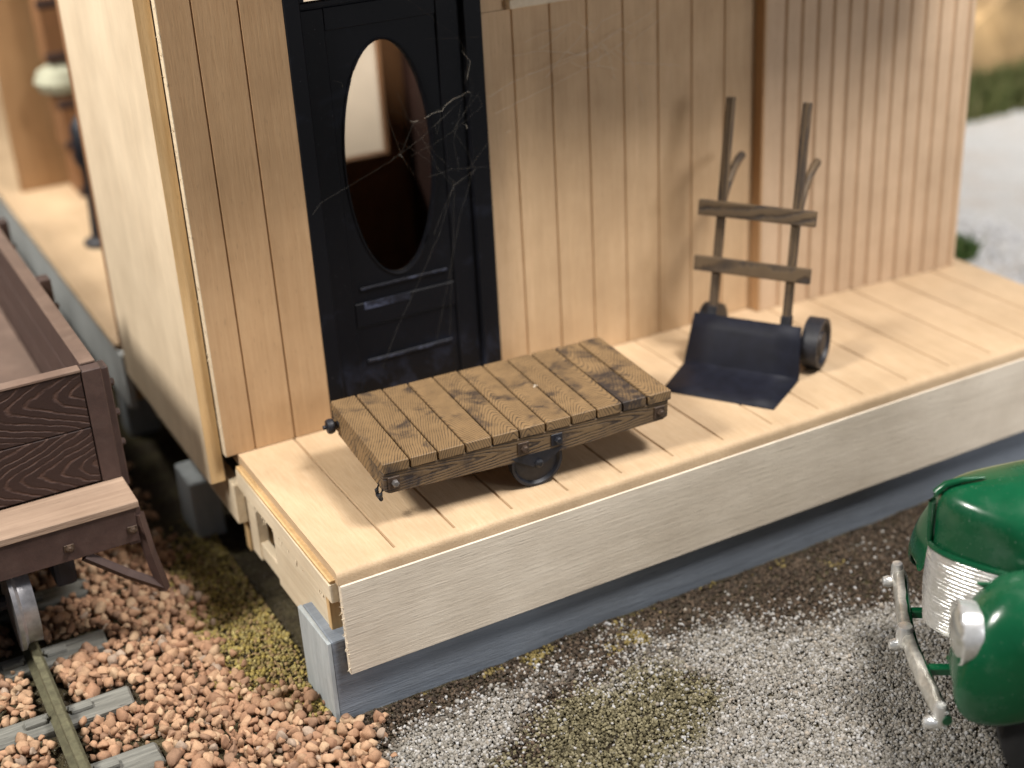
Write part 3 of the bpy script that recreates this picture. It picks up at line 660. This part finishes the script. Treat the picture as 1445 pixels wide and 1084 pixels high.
# ---- scattered stuff (numpy-built single meshes)
def ico(sub):
    bm = bmesh.new(); bmesh.ops.create_icosphere(bm, subdivisions=sub, radius=1); bm.verts.ensure_lookup_table()
    V = np.array([v.co for v in bm.verts]); F = np.array([[v.index for v in f.verts] for f in bm.faces]); bm.free(); return V, F
def rocks(sub, n, planes, dlo=.6, dhi=.92):
    V, F = ico(sub); out = []
    for _ in range(n):
        P = V * (1 + rng.normal(0, .03, (len(V), 1)))
        for _ in range(planes):
            nn = rng.normal(size=3); nn /= np.linalg.norm(nn); d = rng.uniform(dlo, dhi); q = P @ nn; P = P - np.clip(q - d, 0, None)[:, None] * nn
        out.append(P * rng.uniform(.75, 1.2, 3))
    return out, F
def rotm(n):
    q = rng.normal(size=(n, 4)); q /= np.linalg.norm(q, axis=1)[:, None]; w, x, y, z = q.T
    return np.stack([1 - 2 * (y * y + z * z), 2 * (x * y - z * w), 2 * (x * z + y * w), 2 * (x * y + z * w), 1 - 2 * (x * x + z * z), 2 * (y * z - x * w), 2 * (x * z - y * w), 2 * (y * z + x * w), 1 - 2 * (x * x + y * y)], 1).reshape(n, 3, 3)
def scatter(name, pos, size, col, templ, F, mat):
    n = len(pos); T = np.array(templ)[rng.integers(0, len(templ), n)]
    V = np.einsum('nij,nkj->nki', rotm(n), T) * size[:, None, None] + pos[:, None, :]
    nv = T.shape[1]; FF = (F[None] + (np.arange(n) * nv)[:, None, None]).reshape(-1, 3)
    me = bpy.data.meshes.new(name); me.vertices.add(n * nv); me.vertices.foreach_set('co', V.astype(np.float32).ravel())
    me.loops.add(FF.size); me.loops.foreach_set('vertex_index', FF.ravel().astype(np.int32)); me.polygons.add(len(FF))
    me.polygons.foreach_set('loop_start', np.arange(len(FF)) * 3); me.update(calc_edges=True)
    a = me.attributes.new('Col', 'FLOAT_COLOR', 'POINT'); c4 = np.ones((n, nv, 4), np.float32); c4[:, :, :3] = col[:, None, :]; a.data.foreach_set('color', c4.ravel())
    me.materials.append(mat); o = bpy.data.objects.new(name, me); COL.objects.link(o); return tag(o, kind='stuff')

# ballast stones
def ballast_mask(x, y):
    edge = -.37 + .10 * (fbm(x, y, 2.5, 21) - .5) * 2
    edge = edge + np.clip((.55 - y) / .5, 0, 1) * .40 - np.clip((y - 1.6) / 1.2, 0, 1) * .0
    edge = np.minimum(edge, np.where(y > .0, -.11 + 0 * y, .06))
    return edge - x
gx, gy = np.meshgrid(np.arange(-3.0, .14, .045), np.arange(-.9, 4.6, .045)); x = []; y = []; lay = []
for k in range(2):
    x.append((gx + (k % 2) * .025).ravel() + rng.normal(0, .015, gx.size)); y.append((gy + (k % 2) * .025).ravel() + rng.normal(0, .015, gx.size)); lay.append(np.full(gx.size, k))
x = np.concatenate(x); y = np.concatenate(y); lay = np.concatenate(lay)
keep = (ballast_mask(x, y) + rng.normal(0, .05, len(x)) > 0) & (rng.random(len(x)) < np.where(lay == 0, .98, .72))
x, y, lay = x[keep], y[keep], lay[keep]
onrail = (np.abs(x - RX1) < .075) | (np.abs(x - RX0) < .075)
tys = np.array([-.35, .19, .715] + [1.33 + .55 * k for k in range(0, 13)])
ontie = (np.min(np.abs(y[:, None] - tys[None]), 1) < .112) & (x < -.915)
keep = ~(onrail | (ontie & (rng.random(len(x)) < .985))); x, y, lay = x[keep], y[keep], lay[keep]
sz = np.exp(rng.normal(math.log(.0325), .24, len(x))); sz = np.clip(sz, .016, .052)
z = gz(x, y) + sz * .3 + lay * .034 + rng.uniform(0, .016, len(x))
base = np.array([[.455, .27, .165], [.50, .315, .195], [.385, .22, .135], [.54, .37, .235], [.33, .20, .13], [.41, .31, .235]])
c = base[rng.choice(6, len(x), p=[.3, .25, .2, .12, .08, .05])] * rng.uniform(.82, 1.15, (len(x), 1))
tp, F = rocks(2, 18, 12, .40, .74)
scatter('ballast_gravel', np.stack([x, y, z], 1), sz, c, tp, F, M['ballast'])

# fine grains: white grit, turf crumbs, moss
def grit(n, x0, x1, y0, y1, smin, smax, colfn, name):
    x = rng.uniform(x0, x1, n); y = rng.uniform(y0, y1, n); keep, c = colfn(x, y)
    x, y, c = x[keep], y[keep], c[keep]; s = rng.uniform(smin, smax, len(x)) * (.75 + .5 * rng.random(len(x)) ** 2)
    z = gz(x, y) + s * .5 + rng.uniform(0, .012, len(x)); tp, F = rocks(1, 6, 4, .55, .9)
    scatter(name, np.stack([x, y, z], 1), s, c, tp, F, M['grain'])
def inside(x, y): return ~((x > -.09) & (y > .02) & (y < .47))
def whiteness(x, y):
    w = fbm(x, y, 2.0, 31, 3) * 1.1 - .28
    w = w + .42 * np.exp(-(((x - .3) / .5) ** 2 + ((y + .38) / .26) ** 2)) + 1.0 * np.exp(-(((x - 2.2) / 1.15) ** 2 + ((y + 1.45) / .75) ** 2)) + .25 * np.exp(-(((x - 1.5) / .6) ** 2 + ((y + .45) / .22) ** 2))
    w = w - .62 * np.exp(-(((x - 1.1) / .5) ** 2 + ((y + .85) / .3) ** 2)) - .50 * np.exp(-((y - .08) / .24) ** 2) - .42 * np.exp(-(((x - 3.3) / .9) ** 2 + ((y + .35) / .5) ** 2))
    return w + .25 * np.clip((-1.5 - y) / .5, 0, 1)
def pal(a, n): a = np.array(a); return a[rng.integers(0, len(a), n)] * rng.uniform(.8, 1.2, (n, 1))
def f_turf(x, y):
    n = len(x); olive = fbm(x, y, 1.6, 44, 3) + .35 * np.exp(-(((x - 1.05) / .5) ** 2 + ((y + .8) / .4) ** 2)) - .5 * np.exp(-((y - .05) / .42) ** 2) - .5 * np.exp(-(((x - 3.0) / 1.0) ** 2 + ((y + .25) / .5) ** 2))
    c = np.where((olive + rng.normal(0, .08, n) > .52)[:, None], pal([[.20, .175, .10], [.145, .125, .07], [.26, .23, .145], [.105, .09, .05]], n), pal([[.075, .053, .036], [.045, .031, .022], [.12, .085, .058], [.06, .047, .033]], n))
    wz = np.clip((whiteness(x, y) - .30) / .25, 0, 1)[:, None]; c = c * (1 - wz) + pal([[.27, .25, .215], [.33, .31, .275], [.21, .19, .16]], n) * wz
    yel = (fbm(x, y, 5., 52, 2) + rng.normal(0, .05, n) > .78) & (y > -.4); c = np.where(yel[:, None], pal([[.24, .185, .07], [.19, .145, .05]], n), c)
    return inside(x, y) & (ballast_mask(x, y) < .02), c
def f_white(x, y):
    n = len(x); k = whiteness(x, y) + rng.normal(0, .22, n) > .36
    return k & inside(x, y) & (ballast_mask(x, y) < .06), pal([[.44, .435, .425], [.38, .365, .34], [.48, .475, .47], [.32, .295, .26], [.29, .275, .255], [.38, .335, .28], [.35, .33, .30], [.45, .43, .40]], n)
def f_moss(x, y):
    n = len(x); k = (x < -.03) & (y < 2.15 + rng.normal(0, .15, n)) & ~((x > -.085) & (y < .47)) & (ballast_mask(x, y) < .16)  # stops short at the back, where bare dark ground stands in for shade
    return k, pal([[.46, .36, .11], [.38, .30, .10], [.50, .42, .18], [.28, .22, .09], [.42, .29, .15]], n)
grit(90000, -.1, 5.0, -2.2, .05, .005, .0118, f_turf, 'turf_crumbs')
grit(78000, -.15, 5.0, -2.3, .02, .005, .0128, f_white, 'white_grit')
grit(17000, -.75, -.02, .1, 4.2, .007, .014, f_moss, 'moss')
grit(9000, 5.0, 8.0, -1., 4.0, .012, .03, lambda x, y: (x > 5.0, pal([[.6, .6, .61], [.5, .49, .48], [.68, .68, .69]], len(x))), 'path_gravel')

# ------------------------------------------------------------------ grass, rocks at the back right
def tuft(loc, r, h, n, cols, name, label, cat, group=None, kind=None, spread=None):
    V = []; F = []; C = []
    for k in range(n):
        a = random.uniform(0, 6.283); q = r * math.sqrt(random.random()); px, py = q * math.cos(a), q * math.sin(a)
        if spread: px, py = random.uniform(-spread[0], spread[0]), random.uniform(-spread[1], spread[1])
        hh = h * random.uniform(.5, 1.1); lx, ly = random.uniform(-.4, .4) * hh, random.uniform(-.4, .4) * hh; w = .012 + .02 * random.random(); t = random.uniform(0, 6.28)
        wx, wy = w * math.cos(t), w * math.sin(t); i = len(V)
        V += [(px - wx, py - wy, 0), (px + wx, py + wy, 0), (px + lx * .5 + wx * .7, py + ly * .5 + wy * .7, hh * .6), (px + lx * .5 - wx * .7, py + ly * .5 - wy * .7, hh * .6), (px + lx, py + ly, hh)]
        F += [(i, i + 1, i + 2, i + 3), (i + 3, i + 2, i + 4)]; cc = random.choice(cols); C += [(*cc, 1)] * 5
    me = bpy.data.meshes.new(name); me.from_pydata(V, [], F); at_ = me.attributes.new('Col', 'FLOAT_COLOR', 'POINT')
    for i, c_ in enumerate(C): at_.data[i].color = c_
    me.materials.append(M['grass']); o = bpy.data.objects.new(name, me); COL.objects.link(o); o.location = loc
    return tag(o, label, cat, group, kind)
GC = [(.07, .14, .03), (.10, .17, .05), (.05, .10, .025), (.13, .17, .06)]
tuft((7.03, 2.95, GZ), .11, .20, 160, GC, 'grass_tuft', 'small green grass tuft at the platform far corner', 'grass tuft')
tuft((11.6, 6.45, GZ - .02), .4, .34, 5200, [(.16, .18, .06), (.12, .15, .05), (.22, .21, .09), (.10, .13, .04)], 'grass_bank', None, None, None, 'stuff', (2.6, .5))
def boulder(loc, sc, mat, label, seed, name='boulder'):
    r = np.random.default_rng(seed); V, F = ico(4); P = V.copy()
    for _ in range(9):
        nn = r.normal(size=3); nn /= np.linalg.norm(nn); d = r.uniform(.6, .9); q = P @ nn; P = P - np.clip(q - d, 0, None)[:, None] * nn
    P *= (1 + .10 * (fbm(P[:, 0] * 3 + 9, P[:, 1] * 3 + P[:, 2] * 2, 1.5, seed) - .5))[:, None]
    me = bpy.data.meshes.new(name); me.from_pydata((P * np.array(sc)).tolist(), [], F.tolist()); me.materials.append(mat)
    o = bpy.data.objects.new(name, me); COL.objects.link(o); o.location = loc; o.rotation_euler = (0, 0, seed * 1.3)
    return tag(o, label, 'rock', 'rocks behind the gravel')
boulder((12.6, 8.3, -.5), (1.9, .9, 1.0), M['rock'], 'large orange tan rock behind the grass at the top right corner', 3)
boulder((11.15, 8.0, .12), (.75, .5, .40), M['greyrock'], 'blue grey boulder lying against the orange rock', 5)
boulder((15.2, 9.0, .2), (2.2, 1.5, 2.2), M['rock'], 'tall tan rock at the right end of the rock bank', 8)
boulder((11.0, 10.0, .2), (2.4, 1.4, 2.2), M['rock'], 'dull tan rock farthest back behind the depot end', 9)
tag(add_sheet('rocky_hillside', 2, 34, 10.5, 20, 90, 50, lambda x, y: GZ - .1 + (y - 10.5) * .75 + (fbm(x, y, .7, 61) - .5) * 2.2, M['rock']), kind='structure')

# ------------------------------------------------------------------ track-side dock and its clutter
dk = thing('freight_dock', 'long pale wooden freight dock along the track behind the depot end wall', 'dock')
b = MB(); b.box(-.185, 1.9, 3.41, 11.5, -.04, .0, .004); b.box(-.185, -.0, 3.02, 3.4095, -.04, .0, .004, jit=.003) if False else None; b.build('deck', M['deck'], dk)
b = MB(); b.box(-.18, -.13, 3.30, 11.5, -.44, -.042, .004); b.build('side_board', M['dockside'], dk)
b = MB(); b.box(-.128, 1.8, 3.415, 3.46, -.44, -.042, .004); b.build('end_board', M['edge'], dk)
for y in (3.8, 5.8, 7.8, 9.8):
    b = MB(); b.box(-.12, .1, y, y + .22, -1.0, -.05, .01); b.build('dock_post', M['greypost'], dk)
pk = thing('shed_wall', 'plain brown shed wall standing on the far end of the dock', 'wall')
b = MB(); b.box(.0, 2.2, 7.3, 7.4, .003, 3.0, .004); b.build('wall_sheet', mat_wood('shed_wood', (.36, .215, .105), (.29, .165, .075), 'z', 30, .05), pk)
pp = thing('backdrop_board', 'pale cream board rising behind the dock and shed at the far left', 'board')
b = MB(); b.box(-3.5, 5., 11.6, 11.7, -1.0, 4.5, .004); b.build('board_sheet', M['paleback'], pp)
pb = thing('cream_screen', 'cream board seen through the oval door pane behind the depot', 'board')
b = MB(); b.box(.6, 4.2, 6.2, 6.25, .003, 3.2, 0); b.build('board_sheet', M['paleback'], pb)
# stacked freight by the shed wall
def crate(x, y, z, w, h, d, label):
    r = thing('freight_crate', label, 'crate', (x, y, z), 0, 'crates on the dock')
    b = MB(); b.box(-w / 2, w / 2, -d / 2, d / 2, 0, h, .008); b.build('crate_body', M['brownwood'], r)
    for zz in (.02, h - .09): b = MB(); b.box(-w / 2 - .012, w / 2 + .012, -d / 2 - .02, -d / 2 - .001, zz, zz + .07, .003); b.build('batten', M['gon'], r)
crate(.62, 7.0, .003, .42, .42, .4, 'lower dark crate in the stack against the brown shed wall')
crate(.60, 7.0, .425, .46, .46, .4, 'middle dark crate under the pale sack by the shed wall')
b = MB(); b.lathe([(.05, 0), (.20, .03), (.24, .11), (.20, .20), (.09, .25), (.02, .26)], 'z', (.47, 6.98, .89), 18)
tag(b.build('grain_sack', M['sack'], smooth=True), 'pale greenish sack resting on the dark crates', 'sack')
crate(.56, 7.05, 1.16, .4, .55, .3, 'topmost dark brown crate above the pale sack')
pump = thing('iron_pump', 'slender dark iron hand pump standing on the dock beside the end wall', 'pump', (.262, 5.5, .003))
b = MB(); b.lathe([(.14, 0), (.14, .03), (.075, .06), (.06, .3), (.055, .62), (.085, .66), (.085, .95), (.05, 1.0), (.02, 1.04)], 'z', (0, 0, 0), 20); b.build('pump_body', M['iron'], pump, smooth=True)

# ------------------------------------------------------------------ cobwebs: strands traced on the door front and the wall front
Cm = np.array(mw.translation); Rn = np.array(Rm)
def pt(px, py, y):
    d = Rn @ np.array([(px - 722.5) / 2019.492, -(py - 542) / 2019.492, -1.]); t = (y - Cm[1]) / d[1]; return Vector(Cm + t * d)
def strands(b, lines, y, r, amp=.004):
    for ln in lines:
        n_ = len(ln); pts = []
        for i, (a, c_) in enumerate(ln):
            pts.append(pt(a, c_, y + .03 * math.sin(a * .021 + c_ * .013)))
        q = []
        for A, B in zip(pts, pts[1:]):
            m_ = max(2, int((B - A).length / .035))
            for k in range(m_): q.append(A.lerp(B, k / m_) + Vector([random.gauss(0, amp) * .35 for _ in range(3)]))
        q.append(pts[-1]); b.tube(q, [r * random.uniform(.6, 1.25) for _ in q], 4)
web = thing('cobweb', 'dusty spider web hanging across the black door and its frame', 'cobweb', group='cobwebs')
b = MB()
strands(b, [[(575, 0), (612, 26), (640, 50), (652, 62), (660, 90), (656, 110), (661, 130)], [(648, 56), (658, 75), (661, 100), (655, 120)], [(601, 166), (640, 142), (660, 131), (676, 137), (680, 150)], [(612, 178), (636, 155), (660, 132)],
 [(680, 150), (660, 168), (640, 185), (610, 205), (580, 220)], [(441, 303), (452, 287), (480, 270), (520, 247), (565, 218), (600, 190), (636, 156)], [(640, 185), (660, 215), (670, 238), (662, 252)], [(545, 155), (565, 160), (585, 175), (600, 170)],
 [(586, 170), (575, 195), (566, 218), (580, 240), (584, 247)], [(614, 176), (616, 190), (622, 160)], [(640, 182), (676, 130)], [(670, 240), (640, 262), (620, 330), (590, 400), (560, 465), (540, 520)], [(668, 242), (650, 300), (628, 420), (616, 480)], [(641, 256), (640, 330), (636, 420), (635, 474)], [(560, 200), (580, 210), (605, 226), (640, 262)], [(470, 113), (482, 117), (484, 124)], [(566, 218), (556, 190), (548, 165)], [(598, 200), (620, 240), (645, 260)], [(660, 240), (690, 200)], [(600, 55), (676, 52)], [(655, 100), (668, 118), (664, 140), (652, 165)], [(604, 250), (640, 238), (688, 236)], [(560, 130), (575, 165), (598, 200), (630, 232)], [(650, 150), (640, 200), (648, 240)], [(612, 330), (640, 262), (655, 250)]], W - .075, .0006)
b.build('strands', M['web'], web)
b = MB(); strands(b, [[(600, 166), (606, 162), (616, 158), (630, 150), (640, 140), (658, 130), (664, 131)], [(656, 174), (659, 182)], [(654, 70), (661, 88), (659, 112)], [(580, 172), (590, 170)], [(562, 217), (568, 222)]], W - .075, .0013, .010); b.build('dust_clumps', M['webdust'], web)
web2 = thing('cobweb', 'faint spider web spread over the grooved tan siding right of the door', 'cobweb', group='cobwebs')
b = MB()
strands(b, [[(690, 137), (720, 118), (770, 95), (830, 70), (900, 30), (925, 12)], [(745, 105), (790, 92), (828, 74), (850, 62), (880, 88)], [(800, 72), (815, 78), (828, 74)], [(880, 90), (905, 89), (926, 91), (960, 93)], [(780, 45), (810, 30), (825, 38), (838, 45)], [(850, 62), (858, 75), (868, 112)], [(895, 108), (905, 135), (908, 144)], [(760, 70), (775, 62), (800, 40)], [(878, 80), (890, 60), (940, 20)], [(700, 160), (760, 130), (820, 100), (880, 60)], [(838, 45), (850, 30), (880, 15)], [(820, 82), (840, 66), (855, 70), (845, 85), (825, 90)], [(722, 80), (760, 72), (800, 74)], [(806, 88), (824, 96), (846, 92), (870, 98)], [(770, 110), (792, 82), (812, 60), (836, 30)], [(836, 60), (848, 78), (842, 96)], [(870, 70), (884, 78), (896, 96)], [(740, 60), (770, 44), (806, 36)], [(858, 52), (876, 40), (892, 48)]], W - .045, .0009)
b.build('strands', M['webfaint'], web2)
b = MB(); strands(b, [[(901, 90), (926, 91)], [(802, 72), (812, 78), (822, 77)], [(864, 108), (868, 113)], [(832, 43), (838, 46)], [(850, 66), (856, 76)], [(714, 188), (720, 184)]], W - .045, .0014, .004); b.build('dust_clumps', M['webdust'], web2)

# ------------------------------------------------------------------ light: room lamps left and right, low front fill, two added fills behind, dim grey room
wd_ = bpy.data.worlds.new('World'); S.world = wd_; wd_.use_nodes = True
bgn = wd_.node_tree.nodes['Background']; bgn.inputs[0].default_value = (.80, .86, 1., 1); bgn.inputs[1].default_value = .12
def lamp(name, loc, tgt, size, power, col, sy=None):
    l = bpy.data.lights.new(name, 'AREA'); l.energy = power; l.size = size; l.color = col
    if sy: l.shape = 'RECTANGLE'; l.size_y = sy
    o = bpy.data.objects.new(name, l); COL.objects.link(o); o.location = loc
    o.rotation_euler = (Vector(tgt) - Vector(loc)).to_track_quat('-Z', 'Y').to_euler(); return o
lamp('lamp_left', (-6.3, -.1, 7.2), (0.1, 1.2, .4), 1.6, 1150, (1., .95, .875))
lamp('lamp_right', (4.8, -3.9, 11.), (2.2, .6, 0), 2.5, 1800, (1., .955, .915))
lamp('lamp_front', (6.4, -8.4, 3.4), (2.6, 0, -.3), 2.6, 265, (.94, .95, 1.))
lr = lamp('fill_rear', (-2.6, 7.2, 6.), (-.4, 6.2, 0), 1., 230, (1., .95, .88)); lr.data.spread = R_(115)  # added fill without a known source, brightens the dock and gondola
lb = lamp('fill_back', (11.5, 5.2, 6.), (11., 5.8, -1), 1., 215, (1., .97, .93)); lb.data.spread = R_(110)  # added fill, brightens the far gravel path and rocks

S.view_settings.view_transform = 'Standard'; S.view_settings.look = 'None'; S.view_settings.exposure = .08; S.view_settings.gamma = 1.
S.cycles.max_bounces = 8; S.cycles.transparent_max_bounces = 24; S.cycles.use_denoising = True
